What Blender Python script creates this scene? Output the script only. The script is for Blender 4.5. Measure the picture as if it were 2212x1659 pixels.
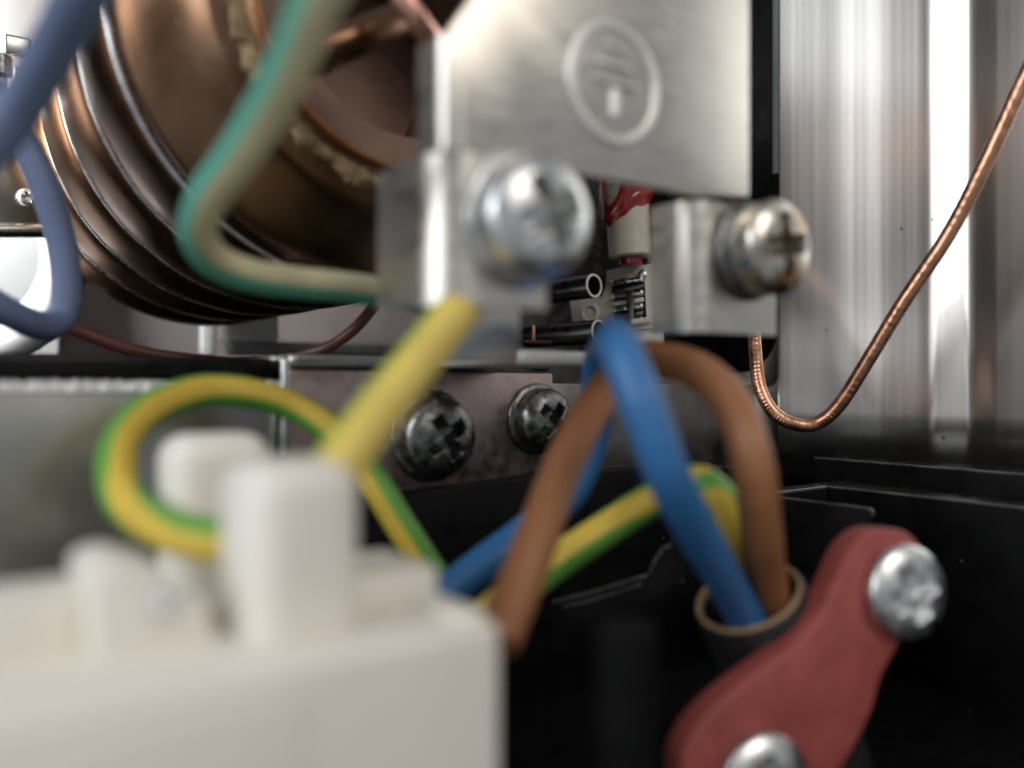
import bpy, bmesh, math, random
from mathutils import Vector, Matrix
import numpy as np
random.seed(7)
SC = bpy.context.scene
for o in list(bpy.data.objects):
    bpy.data.objects.remove(o)
COL = SC.collection
SC.unit_settings.system = 'METRIC'
SC.unit_settings.scale_length = 0.01            # one unit is one centimetre
R_ = math.radians

# ------------------------------------------------------------------ camera
FOCAL, SENSOR = 30.0, 36.0
camd = bpy.data.cameras.new('camera')
cam = bpy.data.objects.new('camera', camd)
COL.objects.link(cam)
cam.location = (0, 0, 0)
cam.rotation_euler = (R_(90), 0, 0)
camd.lens, camd.sensor_width, camd.sensor_fit = FOCAL, SENSOR, 'HORIZONTAL'
camd.clip_start, camd.clip_end = 0.1, 2000
camd.dof.use_dof = True
camd.dof.focus_distance = 12.9
camd.dof.aperture_fstop = 0.110
SC.camera = cam

# ------------------------------------------------------------------ world and lamps
w = bpy.data.worlds.new('World')
SC.world = w
w.use_nodes = True
bg = w.node_tree.nodes['Background']
bg.inputs['Color'].default_value = (0.90, 0.95, 1.0, 1)
bg.inputs['Strength'].default_value = 0.32


def area(name, loc, target, sx, sy, power, color):
    d = bpy.data.lights.new(name, 'AREA')
    d.shape, d.size, d.size_y, d.energy, d.color = 'RECTANGLE', sx, sy, power, color
    o = bpy.data.objects.new(name, d)
    o.location = loc
    o.rotation_euler = (Vector(target) - Vector(loc)).to_track_quat('-Z', 'Y').to_euler()
    COL.objects.link(o)
    return o


area('window_light', (-46, -36, 28), (0, 9, 1), 34, 40, 25000, (0.90, 0.96, 1.0))
area('room_light', (40, -44, 46), (2, 8, 0), 44, 34, 20500, (1.0, 0.93, 0.85))
area('sheet_fill_light', (-60, -20, 16), (6, 10, 3), 34, 40, 5600, (0.98, 0.98, 1.0))  # added fill lamp, mirrored in the steel side sheet to brighten it
area('casing_fill_light', (-12.2, 11.2, 6), (-11.2, 21, 3), 4, 7, 2600, (0.97, 0.98, 1.0))  # lamp added out of view to brighten the far white casing

SC.render.engine = 'CYCLES'
SC.cycles.use_denoising = True
SC.cycles.max_bounces = 8
SC.view_settings.view_transform = 'Standard'
SC.view_settings.look = 'None'
SC.view_settings.exposure = 0.0
SC.view_settings.gamma = 1.0

# ------------------------------------------------------------------ coordinates
# The appliance stands turned by 36 degrees: a runs along its front, b into its depth, z up.
TH = R_(36)
CT, ST = math.cos(TH), math.sin(TH)
U = Vector((CT, ST, 0))
V = Vector((-ST, CT, 0))
Z = Vector((0, 0, 1))
K = 2212 * FOCAL / SENSOR


def M(a, b, z):
    return U * a + V * b + Z * z


def ray(px, py):
    return Vector(((px - 1106) / K, 1.0, -(py - 829.5) / K))


def P(px, py, d):
    return ray(px, py) * d


def onb(px, py, b):
    r = ray(px, py)
    return r * (b / r.dot(V))


def ona(px, py, a):
    r = ray(px, py)
    return r * (a / r.dot(U))


def onpl(px, py, p0, n):
    r = ray(px, py)
    return r * (p0.dot(n) / r.dot(n))


def ab(px, b):
    return onb(px, 829.5, b).dot(U)


# ------------------------------------------------------------------ materials
def new_mat(name):
    m = bpy.data.materials.new(name)
    m.use_nodes = True
    nt = m.node_tree
    return m, nt, nt.nodes['Principled BSDF']


def mapping(nt, scale):
    tc = nt.nodes.new('ShaderNodeTexCoord')
    mp = nt.nodes.new('ShaderNodeMapping')
    mp.inputs['Scale'].default_value = scale
    nt.links.new(tc.outputs['Object'], mp.inputs['Vector'])
    return mp.outputs['Vector']


def noise(nt, vec, scale, detail=4, rough=0.55):
    n = nt.nodes.new('ShaderNodeTexNoise')
    n.inputs['Scale'].default_value = scale
    n.inputs['Detail'].default_value = detail
    n.inputs['Roughness'].default_value = rough
    nt.links.new(vec, n.inputs['Vector'])
    return n.outputs['Fac']


def ramp(nt, fac, stops):
    r = nt.nodes.new('ShaderNodeValToRGB')
    el = r.color_ramp.elements
    while len(el) < len(stops):
        el.new(0.5)
    for e, (p, c) in zip(el, stops):
        e.position = p
        e.color = (c, c, c, 1) if isinstance(c, (int, float)) else (*c, 1)
    nt.links.new(fac, r.inputs['Fac'])
    return r.outputs['Color']


def mix(nt, fac, a, b):
    m = nt.nodes.new('ShaderNodeMix')
    m.data_type = 'RGBA'
    if isinstance(fac, (int, float)):
        m.inputs[0].default_value = fac
    else:
        nt.links.new(fac, m.inputs[0])
    for i, c in ((6, a), (7, b)):
        if isinstance(c, tuple):
            m.inputs[i].default_value = (*c, 1)
        else:
            nt.links.new(c, m.inputs[i])
    return m.outputs[2]


def bump(nt, bs, h, strength, dist):
    b = nt.nodes.new('ShaderNodeBump')
    b.inputs['Strength'].default_value = strength
    b.inputs['Distance'].default_value = dist
    nt.links.new(h, b.inputs['Height'])
    nt.links.new(b.outputs['Normal'], bs.inputs['Normal'])


def surf(name, base, base2=None, metal=0.0, rough=(0.4, 0.5), nscale=3.0, stretch=(1, 1, 1), bumps=0.0, bdist=0.01,
         lo=0.35, hi=0.65, specks=None, spec=0.5, coat=0.0):
    """principled surface whose colour, gloss and fine relief follow one noise"""
    m, nt, bs = new_mat(name)
    vec = mapping(nt, stretch)
    f = noise(nt, vec, nscale)
    c = ramp(nt, f, [(lo, base), (hi, base2 or base)])
    if specks:
        v2 = mapping(nt, (1, 1, 1))
        vo = nt.nodes.new('ShaderNodeTexVoronoi')
        vo.inputs['Scale'].default_value = specks[0]
        nt.links.new(v2, vo.inputs['Vector'])
        n2 = noise(nt, v2, specks[0] * 0.45, 2)
        mth = nt.nodes.new('ShaderNodeMath')
        mth.operation = 'MULTIPLY'
        nt.links.new(ramp(nt, vo.outputs['Distance'], [(specks[1] * 0.6, 1.0), (specks[1], 0.0)]), mth.inputs[0])
        nt.links.new(ramp(nt, n2, [(specks[3], 0.0), (specks[3] + 0.1, 1.0)]), mth.inputs[1])
        c = mix(nt, mth.outputs[0], c, specks[2])
    nt.links.new(c, bs.inputs['Base Color'])
    bs.inputs['Metallic'].default_value = metal
    bs.inputs['Specular IOR Level'].default_value = spec
    bs.inputs['Coat Weight'].default_value = coat
    nt.links.new(ramp(nt, f, [(lo, rough[0]), (hi, rough[1])]), bs.inputs['Roughness'])
    if bumps:
        bump(nt, bs, f, bumps, bdist)
    return m


def wire_mat(name, base, second=None, width=0.5, rough=0.42):
    """wire insulation; the second colour follows the stripe attribute that winds along the tube"""
    m, nt, bs = new_mat(name)
    vec = mapping(nt, (1, 1, 1))
    f = noise(nt, vec, 2.2, 3)
    c = ramp(nt, f, [(0.3, tuple(x * 0.86 for x in base)), (0.7, base)])
    if second:
        at = nt.nodes.new('ShaderNodeAttribute')
        at.attribute_name = 'stripe'
        mk = ramp(nt, at.outputs['Fac'], [(width - 0.03, 0.0), (width + 0.03, 1.0)])
        c = mix(nt, mk, c, second)
    nt.links.new(c, bs.inputs['Base Color'])
    bs.inputs['Roughness'].default_value = rough
    bs.inputs['Specular IOR Level'].default_value = 0.4
    bump(nt, bs, noise(nt, vec, 9, 3), 0.15, 0.02)
    return m


MT = {}
MT['plate'] = surf('stamped_steel', (0.60, 0.56, 0.505), (0.69, 0.65, 0.59), 1.0, (0.29, 0.40), 1.6, (2, 2, 12), 0.14, 0.01)
MT['stamp'] = surf('lightened_stamp', (0.74, 0.715, 0.67), (0.82, 0.80, 0.755), 0.8, (0.42, 0.5), 6.0)  # same sheet steel, lightened so the raised sign looks lit
MT['zinc'] = surf('zinc_plating', (0.62, 0.63, 0.63), (0.78, 0.78, 0.77), 1.0, (0.24, 0.40), 7.0, (1, 1, 1), 0.16, 0.02)
MT['old_zinc'] = surf('tarnished_zinc', (0.50, 0.49, 0.45), (0.70, 0.66, 0.58), 1.0, (0.2, 0.42), 8.0, (1, 1, 1), 0.3, 0.03, specks=(3.0, 0.7, (0.30, 0.17, 0.06), 0.46))
MT['side_steel'] = surf('brushed_side_steel', (0.70, 0.67, 0.635), (0.74, 0.71, 0.675), 1.0, (0.24, 0.27), 2.0, (5, 5, 0.03), 0.006, 0.004,
                        specks=(2.2, 0.06, (0.12, 0.10, 0.08), 0.53))
MT['brown_steel'] = surf('dulled_steel', (0.42, 0.325, 0.305), (0.52, 0.42, 0.395), 1.0, (0.30, 0.48), 5.0, (1, 1, 1), 0.15, 0.01,
                         specks=(13, 0.20, (0.035, 0.02, 0.015), 0.60))
MT['grey_steel'] = surf('grey_sheet_steel', (0.36, 0.36, 0.33), (0.40, 0.40, 0.37), 1.0, (0.24, 0.28), 1.2, (1, 1, 1), 0.0, 0.01)
MT['grey_paint'] = surf('grey_paint', (0.15, 0.15, 0.145), (0.18, 0.18, 0.175), 0.0, (0.5, 0.6), 3.0)
MT['dark_steel'] = surf('dark_sheet_steel', (0.20, 0.19, 0.185), (0.27, 0.255, 0.25), 1.0, (0.3, 0.42), 2.0, (1, 1, 1), 0.05, 0.01,
                        specks=(5, 0.12, (0.36, 0.35, 0.34), 0.58))
MT['black_zinc'] = surf('blackened_screw', (0.15, 0.155, 0.15), (0.33, 0.33, 0.32), 1.0, (0.26, 0.42), 9.0, (1, 1, 1), 0.35, 0.03)
MT['copper_old'] = surf('tarnished_copper', (0.095, 0.044, 0.020), (0.18, 0.090, 0.044), 1.0, (0.33, 0.42), 1.1, (1, 1, 1), 0.06, 0.02,
                        specks=(6.5, 0.16, (0.40, 0.30, 0.19), 0.63))
MT['copper_dark'] = surf('dark_copper', (0.08, 0.045, 0.03), (0.15, 0.085, 0.055), 1.0, (0.35, 0.5), 1.6, (1, 1, 1), 0.1, 0.03)
MT['copper_rosy'] = surf('rosy_tarnished_copper', (0.135, 0.070, 0.039), (0.235, 0.137, 0.085), 1.0, (0.25, 0.36), 1.0, (1, 1, 1), 0.06, 0.02,
                          specks=(5.5, 0.2, (0.36, 0.26, 0.16), 0.60))
MT['copper_mouth'] = surf('dull_copper_mouth', (0.14, 0.078, 0.052), (0.22, 0.13, 0.09), 0.35, (0.4, 0.55), 0.9)
MT['flux'] = surf('flux_crust', (0.14, 0.085, 0.040), (0.36, 0.26, 0.13), 0.25, (0.5, 0.7), 5, (1, 1, 1), 1.0, 0.08)
MT['gasket'] = surf('orange_gasket', (0.20, 0.075, 0.02), (0.34, 0.13, 0.035), 0.3, (0.35, 0.5), 4)
MT['copper'] = surf('bright_copper', (0.46, 0.225, 0.13), (0.66, 0.36, 0.235), 1.0, (0.26, 0.40), 6.0, (1, 1, 1), 0.25, 0.02)
MT['copper_pink'] = surf('pink_copper', (0.78, 0.42, 0.32), (0.86, 0.50, 0.40), 1.0, (0.35, 0.45), 4.0)
MT['silver_line'] = surf('bright_silver', (0.70, 0.69, 0.68), (0.86, 0.85, 0.84), 1.0, (0.22, 0.35), 6)
MT['black'] = surf('black_plastic', (0.004, 0.004, 0.004), (0.006, 0.006, 0.0065), 0.0, (0.24, 0.36), 3.0, (1, 1, 1), 0.06, 0.01,
                   specks=(5.0, 0.085, (0.17, 0.16, 0.15), 0.53), spec=0.2)
MT['black_edge'] = surf('worn_highlit_black_edge', (0.05, 0.05, 0.046), (0.12, 0.115, 0.11), 0.0, (0.25, 0.4), 3.0)  # worn cover edges; on the tray it paints the edge highlights
MT['soft_black'] = surf('matt_black_plastic', (0.004, 0.004, 0.004), (0.006, 0.006, 0.0055), 0.0, (0.6, 0.75), 3.0, spec=0.08)
MT['rubber'] = surf('black_rubber', (0.010, 0.010, 0.011), (0.016, 0.016, 0.017), 0.0, (0.4, 0.55), 5.0, (1, 1, 1), 0.1, 0.02)
MT['white'] = surf('ivory_plastic', (0.78, 0.73, 0.655), (0.81, 0.765, 0.70), 0.0, (0.42, 0.52), 1.2, (1, 1, 1), 0.03, 0.02)
MT['white_case'] = surf('white_casing', (0.80, 0.80, 0.79), (0.84, 0.84, 0.83), 0.0, (0.4, 0.5), 1.0)
MT['ceramic'] = surf('cream_ceramic', (0.50, 0.46, 0.38), (0.57, 0.53, 0.44), 0.0, (0.3, 0.42), 5.0, (1, 1, 1), 0.04, 0.01,
                     specks=(5, 0.10, (0.08, 0.06, 0.05), 0.60))
MT['red_sleeve'] = surf('red_varnish', (0.22, 0.012, 0.012), (0.34, 0.030, 0.024), 0.0, (0.12, 0.25), 6.0, (1, 1, 1), 0.3, 0.03, coat=0.4)
MT['red_plate'] = surf('red_fibre', (0.27, 0.056, 0.048), (0.35, 0.078, 0.066), 0.0, (0.42, 0.6), 2.4, (1, 1, 1), 0.16, 0.02, spec=0.4)
MT['tan'] = surf('tan_lining', (0.27, 0.16, 0.08), (0.38, 0.24, 0.125), 0.0, (0.5, 0.65), 6.0, (1, 1, 1), 0.3, 0.03)
MT['gun'] = surf('gunmetal_tube', (0.10, 0.10, 0.10), (0.17, 0.165, 0.16), 1.0, (0.28, 0.42), 5.0, (1, 1, 1), 0.1, 0.01)
MT['worn'] = surf('worn_bright_edge', (0.62, 0.61, 0.59), (0.75, 0.74, 0.72), 0.4, (0.4, 0.5), 9.0, (1, 1, 1), 0.5, 0.03)
MT['pink_grey'] = surf('pinkish_grey_paint', (0.40, 0.35, 0.335), (0.46, 0.41, 0.395), 0.2, (0.35, 0.45), 0.8)
MT['nickel'] = surf('worn_nickel', (0.66, 0.60, 0.53), (0.76, 0.71, 0.64), 0.1, (0.30, 0.46), 6.0, (1, 1, 1), 0.25, 0.015,
                    specks=(9, 0.16, (0.10, 0.09, 0.08), 0.58))
MT['red_wire'] = wire_mat('dark_red_insulation', (0.075, 0.022, 0.016))
MT['slate'] = wire_mat('slate_insulation', (0.15, 0.195, 0.335), rough=0.5)
MT['blue'] = wire_mat('blue_insulation', (0.036, 0.155, 0.37))
MT['brown'] = wire_mat('brown_insulation', (0.33, 0.138, 0.058))
MT['earth'] = wire_mat('earth_insulation', (0.74, 0.52, 0.075), (0.13, 0.36, 0.055), 0.42)
MT['earth_yellow'] = wire_mat('earth_insulation_yellow', (0.74, 0.56, 0.13), (0.36, 0.42, 0.07), 0.80)
MT['earth_pale'] = wire_mat('pale_earth_insulation', (0.62, 0.56, 0.35), (0.10, 0.38, 0.28), 0.79)


# ------------------------------------------------------------------ object helpers
def tag(o, label=None, cat=None, group=None, kind=None):
    if label: o['label'] = label
    if cat: o['category'] = cat
    if group: o['group'] = group
    if kind: o['kind'] = kind
    return o


def thing(name, loc, label, cat, group=None):
    o = bpy.data.objects.new(name, None)
    o.location = loc
    o.empty_display_size = 0.3
    COL.objects.link(o)
    return tag(o, label, cat, group)


def origin_of(o):
    p = Vector((0, 0, 0))
    while o is not None:
        p = p + Vector(o.location)
        o = o.parent
    return p


def link(name, verts, faces, mat, parent=None, loc=None, smooth=True, attrs=None, sharp=None):
    """one mesh object; verts are given in the place's coordinates"""
    verts = [Vector(v) for v in verts]
    if parent is not None:
        base = origin_of(parent)
    else:
        base = Vector(loc) if loc is not None else sum(verts, Vector()) / len(verts)
    me = bpy.data.meshes.new(name)
    me.from_pydata([tuple(v - base) for v in verts], [], faces)
    me.materials.append(mat)
    if attrs:
        for k, vals in attrs.items():
            at = me.attributes.new(k, 'FLOAT', 'POINT')
            at.data.foreach_set('value', np.array(vals, dtype=np.float32))
    bm = bmesh.new()
    bm.from_mesh(me)
    bmesh.ops.recalc_face_normals(bm, faces=bm.faces)
    bm.to_mesh(me)
    bm.free()
    if smooth:
        me.shade_smooth()
        if sharp is not None:
            me.set_sharp_from_angle(angle=R_(sharp))
    o = bpy.data.objects.new(name, me)
    COL.objects.link(o)
    if parent is not None:
        o.parent = parent
    else:
        o.location = base
    return o


def bevelled(verts, faces, r, seg=3):
    bm = bmesh.new()
    vs = [bm.verts.new(v) for v in verts]
    for f in faces:
        bm.faces.new([vs[i] for i in f])
    bmesh.ops.recalc_face_normals(bm, faces=bm.faces)
    if r > 0:
        ed = [e for e in bm.edges if len(e.link_faces) == 2 and e.calc_face_angle(0) > R_(20)]
        bmesh.ops.bevel(bm, geom=ed, offset=r, segments=seg, profile=0.5, affect='EDGES', clamp_overlap=True)
    bm.verts.index_update()
    out = [v.co.copy() for v in bm.verts], [[v.index for v in f.verts] for f in bm.faces]
    bm.free()
    return out


BOXF = [(0, 1, 2, 3), (7, 6, 5, 4), (0, 4, 5, 1), (1, 5, 6, 2), (2, 6, 7, 3), (3, 7, 4, 0)]


def box(a0, a1, b0, b1, z0, z1, r=0.03, seg=3, f=M):
    c = [f(a0, b0, z0), f(a1, b0, z0), f(a1, b1, z0), f(a0, b1, z0),
         f(a0, b0, z1), f(a1, b0, z1), f(a1, b1, z1), f(a0, b1, z1)]
    return bevelled(c, BOXF, r, seg)


def prism(front, offs, r=0.02, seg=2):
    """outline in space pushed back by offs"""
    n = len(front)
    vs = list(front) + [p + offs for p in front]
    fs = [list(range(n)), list(range(2 * n - 1, n - 1, -1))]
    for i in range(n):
        j = (i + 1) % n
        fs.append([i, i + n, j + n, j])
    return bevelled(vs, fs, r, seg)


def spline(pts, n):
    """Catmull-Rom through pts (tuples of any length), n samples a span"""
    pts = [np.array(p, float) for p in pts]
    ext = [2 * pts[0] - pts[1]] + pts + [2 * pts[-1] - pts[-2]]
    out = []
    for i in range(1, len(ext) - 2):
        p0, p1, p2, p3 = ext[i - 1:i + 3]
        for k in range(n):
            t = k / n
            out.append(0.5 * ((2 * p1) + (-p0 + p2) * t + (2 * p0 - 5 * p1 + 4 * p2 - p3) * t * t + (-p0 + 3 * p1 - 3 * p2 + p3) * t ** 3))
    out.append(pts[-1])
    return out


def tube(ctrl, rad, sides=24, n=14, stripes=2, wob=0.0, world=False, teeth=0.0):
    """round tube along control points (px, py, depth[, stripe angle]); returns verts, faces, stripe values"""
    pts = []
    for c in ctrl:
        p = Vector(c[:3]) if world else P(*c[:3])
        pts.append((*p, c[3] if len(c) > 3 else 0.0))
    sm = spline(pts, n)
    C = [Vector(s[:3]) for s in sm]
    vs, fs, st = [], [], []
    m = len(C)
    for i, p in enumerate(C):
        T = (C[min(i + 1, m - 1)] - C[max(i - 1, 0)]).normalized()
        N = -p
        N = (N - T * N.dot(T)).normalized()
        S = T.cross(N)
        psi = R_(sm[i][3])
        rr = rad * (1 + wob * math.sin(i * 0.9) * math.cos(i * 0.37))
        for k in range(sides):
            al = 2 * math.pi * k / sides
            q = rr
            if teeth:
                q *= 1 + teeth * max(0, math.cos(al - 0.5 * math.sin(i * 0.013))) ** 14 * ((i % 5) in (0, 1)) * abs(math.sin(i * 0.71) * math.sin(i * 0.113))
            vs.append(p + (N * math.cos(al) + S * math.sin(al)) * q)
            st.append(0.5 + 0.5 * math.cos(stripes * (al - psi)))
    for i in range(m - 1):
        for k in range(sides):
            k2 = (k + 1) % sides
            fs.append([i * sides + k, i * sides + k2, (i + 1) * sides + k2, (i + 1) * sides + k])
    fs.append(list(range(sides)))
    fs.append([(m - 1) * sides + k for k in range(sides)][::-1])
    return vs, fs, st


def wire(name, ctrl, rad, mat, label, stripes=2, cat='wire', group=None, **kw):
    kw.setdefault('wob', 0.012)
    vs, fs, st = tube(ctrl, rad, stripes=stripes, **kw)
    o = link(name, vs, fs, mat, loc=P(*ctrl[0][:3]) if not kw.get('world') else ctrl[0][:3], attrs={'stripe': st}, sharp=60)
    return tag(o, label, cat, group)


def frame(n):
    n = Vector(n).normalized()
    x = Z.cross(n)
    x = x.normalized() if x.length > 0.01 else Vector((1, 0, 0))
    return x, n.cross(x), n


def lathe(base, axis, prof, seg=64, close=True):
    """profile of (radius, height) turned about axis"""
    x, y, n = frame(axis)
    vs, fs = [], []
    for (r, h) in prof:
        for k in range(seg):
            t = 2 * math.pi * k / seg
            vs.append(base + x * (r * math.cos(t)) + y * (r * math.sin(t)) + n * h)
    for i in range(len(prof) - 1):
        for k in range(seg):
            k2 = (k + 1) % seg
            fs.append([i * seg + k, i * seg + k2, (i + 1) * seg + k2, (i + 1) * seg + k])
    if close:
        if prof[0][0] > 1e-6: fs.append(list(range(seg)))
        if prof[-1][0] > 1e-6: fs.append([(len(prof) - 1) * seg + k for k in range(seg)][::-1])
    return vs, fs


def sstep(e0, e1, x):
    t = min(1, max(0, (x - e0) / (e1 - e0)))
    return t * t * (3 - 2 * t)


def screw_head(base, axis, R, side, dome, cw=0.15, cl=0.55, depth=0.5, rot=0.3, dent=0.0, seed=1, nr=44, seg=128):
    """pan head with a cross recess pressed into its dome"""
    x, y, n = frame(axis)
    rng = random.Random(seed)
    ph = [rng.uniform(0, 6.28) for _ in range(6)]
    prof = [(R * 0.94, 0.0), (R, R * 0.05)]
    for i in range(5):
        prof.append((R, R * 0.05 + (side - R * 0.05) * (i + 1) / 5))
    vs, fs = [], []
    rings = [(r, h, False) for r, h in prof]
    for i in range(1, nr):
        t = i / (nr - 1)
        r = R * (1 - t) + 1e-4
        rings.append((r, side + dome * math.sqrt(max(0, 1 - (r / R) ** 2.4)), True))
    for (r, h, top) in rings:
        for k in range(seg):
            t = 2 * math.pi * k / seg
            px, py = r * math.cos(t), r * math.sin(t)
            hh = h
            if top:
                qx, qy = px * math.cos(rot) + py * math.sin(rot), -px * math.sin(rot) + py * math.cos(rot)
                qx, qy = abs(qx) / R, abs(qy) / R
                e = 0.05
                arm1 = (1 - sstep(cw - e, cw + e, qx)) * (1 - sstep(cl - e, cl + e, qy))
                arm2 = (1 - sstep(cw - e, cw + e, qy)) * (1 - sstep(cl - e, cl + e, qx))
                mid = 1 - sstep(cw * 1.3, cw * 1.9, math.hypot(qx, qy))
                hh -= R * depth * max(arm1, arm2, mid) * (1 - 0.35 * math.hypot(qx, qy))
                hh += dent * R * (math.sin(7 * px / R + ph[0]) * math.sin(6 * py / R + ph[1]) + 0.6 * math.sin(13 * px / R + ph[2]) * math.sin(11 * py / R + ph[3]))
            vs.append(base + x * px + y * py + n * hh)
    for i in range(len(rings) - 1):
        for k in range(seg):
            k2 = (k + 1) % seg
            fs.append([i * seg + k, i * seg + k2, (i + 1) * seg + k2, (i + 1) * seg + k])
    fs.append(list(range(seg)))
    fs.append([(len(rings) - 1) * seg + k for k in range(seg)][::-1])
    return vs, fs


def torus(base, axis, R, r, seg=128, sides=20, t0=0.0, t1=1.0, wob=0.0, squash=1.0):
    x, y, n = frame(axis)
    vs, fs = [], []
    for k in range(seg):
        t = 2 * math.pi * (t0 + (t1 - t0) * k / seg)
        d = x * math.cos(t) + y * math.sin(t)
        rr = r * (1 + wob * (0.5 * math.sin(9 * t) + math.sin(31 * t + 1) + math.sin(53 * t + 2) + 0.8 * math.sin(97 * t)))
        for j in range(sides):
            p = 2 * math.pi * j / sides
            vs.append(base + d * (R + rr * math.cos(p)) + n * (rr * squash * math.sin(p)))
    for k in range(seg):
        k2 = (k + 1) % seg
        for j in range(sides):
            j2 = (j + 1) % sides
            fs.append([k * sides + j, k * sides + j2, k2 * sides + j2, k2 * sides + j])
    return vs, fs


def join(*parts):
    vs, fs = [], []
    for v, f in parts:
        o = len(vs)
        vs += list(v)
        fs += [[i + o for i in q] for q in f]
    return vs, fs


def rod(p, q, r, seg=32, bev=0.02):
    d = q - p
    L = d.length
    return lathe(p, d, [(r - bev, 0), (r, bev), (r, L - bev), (r - bev, L)], seg)


FRONT = -V      # the way the appliance faces

# ------------------------------------------------------------------ housing (the setting)
def setting(name, vf, mat, loc=None):
    return tag(link(name, *vf, mat, loc=loc, smooth=False), kind='structure')


setting('rear_wall', box(-24, 34, 25, 25.6, -9, 24, 0), MT['black'])
setting('floor', box(-14, 26, 1.0, 25, -8.6, -8.0, 0), MT['black'])

setting('left_light_blocker', box(-6.1, -5.5, 12.5, 25, -8, 19, 0), MT['black'])  # unseen black panel added to darken what the tab sides reflect

# steel side sheet on the right, bent along two vertical folds, with a rounded notch at its far edge
WA = 12.5
side = thing('side_panel', M(WA, 6, -1.2), 'tall brushed stainless steel side sheet behind the thin copper tube', 'steel panel')


def wall_slope(b):
    """how fast the sheet leaves its line at depth b: far flat, bright fold, dark fold, near flat"""
    far = -0.10 * sstep(6.7, 7.0, b) - 0.08 * sstep(7.1, 8.2, b)
    fold = -0.28 * sstep(6.22, 6.36, b) * (1 - sstep(6.66, 6.86, b))
    dark = 0.12 * sstep(5.80, 5.98, b) * (1 - sstep(6.08, 6.26, b))
    near = 0.03 * (1 - sstep(5.86, 5.98, b))
    return far + fold + dark + near + 0.014 * math.sin(b * 4.7) + 0.006 * math.sin(b * 13) + 0.002 * math.sin(b * 43)


def wall_offsets(bl, bs):
    out, acc, last = {}, 0.0, bl
    for b in sorted(bs, reverse=True):
        acc -= wall_slope((b + last) / 2) * (last - b)
        last = b
        out[b] = acc
    return out


def wall_mesh():
    bl = ona(1688, 400, WA).dot(V)
    zn = ona(1688, 700, WA).z
    zb = ona(1655, 806, WA).z
    bs = [2.0 + (bl - 2.0) * i / 400 for i in range(401)]
    off = wall_offsets(bl, bs)
    zt, z0 = 12.0, -1.6
    vs, fs = [], []
    zs = [z0 + (zt - z0) * j / 12 for j in range(13)]
    for b in bs:
        for z in zs:
            vs.append(M(WA + off[b], b, z))
    n = len(zs)
    for i in range(len(bs) - 1):
        for j in range(n - 1):
            fs.append([i * n + j, (i + 1) * n + j, (i + 1) * n + j + 1, i * n + j + 1])
    # lower tongue with the rounded notch corner
    rr = 0.85
    o = len(vs)
    rows = 12
    for i in range(rows + 1):
        t = i / rows * math.pi / 2
        b = bl + rr * (1 - math.cos(t))
        ztop = zn - (zn - zb) * math.sin(t)
        vs.append(M(WA, b, ztop)); vs.append(M(WA, b, z0))
    for i in range(rows):
        fs.append([o + 2 * i, o + 2 * i + 1, o + 2 * i + 3, o + 2 * i + 2])
    b2 = bl + 5
    vs.append(M(WA, b2, zb)); vs.append(M(WA, b2, z0))
    fs.append([o + 2 * rows, o + 2 * rows + 1, o + 2 * rows + 3, o + 2 * rows + 2])
    return vs, fs, bl, zn, zb, rr


wv, wf, BL, ZN, ZB, RR = wall_mesh()
sheet = link('sheet', wv, wf, MT['side_steel'], side, sharp=50)
so = sheet.modifiers.new('thickness', 'SOLIDIFY')
so.thickness = 0.08
so.offset = -1
edge_pts = [M(WA - 0.01, BL, 11.5), M(WA - 0.01, BL, (ZN + 11) / 2), M(WA - 0.01, BL, ZN + 0.05)]
rim = []
for i in range(13):
    t = i / 12 * math.pi / 2
    rim.append(M(WA - 0.01, BL + RR * (1 - math.cos(t)), ZN - (ZN - ZB) * math.sin(t)))
ev, ef, _ = tube([tuple(p) for p in edge_pts + rim], 0.022, sides=10, n=4, world=True, wob=0.25)
link('cut_edge', ev, ef, MT['zinc'], side)
# grey backing strip in the black gap beside the sheet
tag(link('backing_strip', *box(WA - 0.02, WA + 0.06, BL + 0.05, BL + 0.17, ona(1690, 372, WA).z, 9, 0.01), MT['grey_paint'], loc=M(WA, BL + 0.2, 3)),
    'narrow grey strip along the far edge of the steel side sheet', 'strip')
setting('black_backdrop', box(WA + 1.5, WA + 1.7, 3, 25, -3, 20, 0), MT['black'])  # black sheet standing in for the unlit void behind the gap

# ------------------------------------------------------------------ earth bracket
BB = 5.5
br = thing('earth_bracket', onb(1106, 760, BB), 'large stamped steel earth bracket holding both terminal screws', 'bracket')
TKN = V * 0.10
a_left = onb(972, 100, BB)
outline = [(972, 62), (1000, 22), (1060, -60), (1100, -160), (1620, -160), (1620, 426), (1500, 421), (1400, 402), (1290, 383), (1180, 364), (972, 330)]
link('plate', *prism([onb(x, y, BB) for x, y in outline], TKN, 0.025, 2), MT['plate'], br, sharp=35)


def bent_tab(px_l, px_r, py_t, py_b, depth, rad, th=0.10):
    """front face with its left side folded back round a radius"""
    a0, a1 = ab(px_l, BB), ab(px_r, BB)
    z1, z0 = onb(px_l, py_t, BB).z, onb(px_l, py_b, BB).z
    prof, inner = [(a1, BB)], [(a1, BB + th)]
    for i in range(11):
        t = i / 10 * math.pi / 2
        prof.append((a0 + rad - rad * math.sin(t), BB + rad - rad * math.cos(t)))
        ri = max(0.02, rad - th)
        inner.append((a0 + rad - ri * math.sin(t), BB + rad - ri * math.cos(t)))
    prof.append((a0, BB + depth)); inner.append((a0 + th, BB + depth))
    pr = prof + inner[::-1]
    n = len(pr)
    f = [M(a, b, z0) for a, b in pr]
    return bevelled(f + [p + Z * (z1 - z0) for p in f], [list(range(n)), list(range(2 * n - 1, n - 1, -1))] + [[i, i + n, (i + 1) % n + n, (i + 1) % n] for i in range(n)], 0.0)


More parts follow.
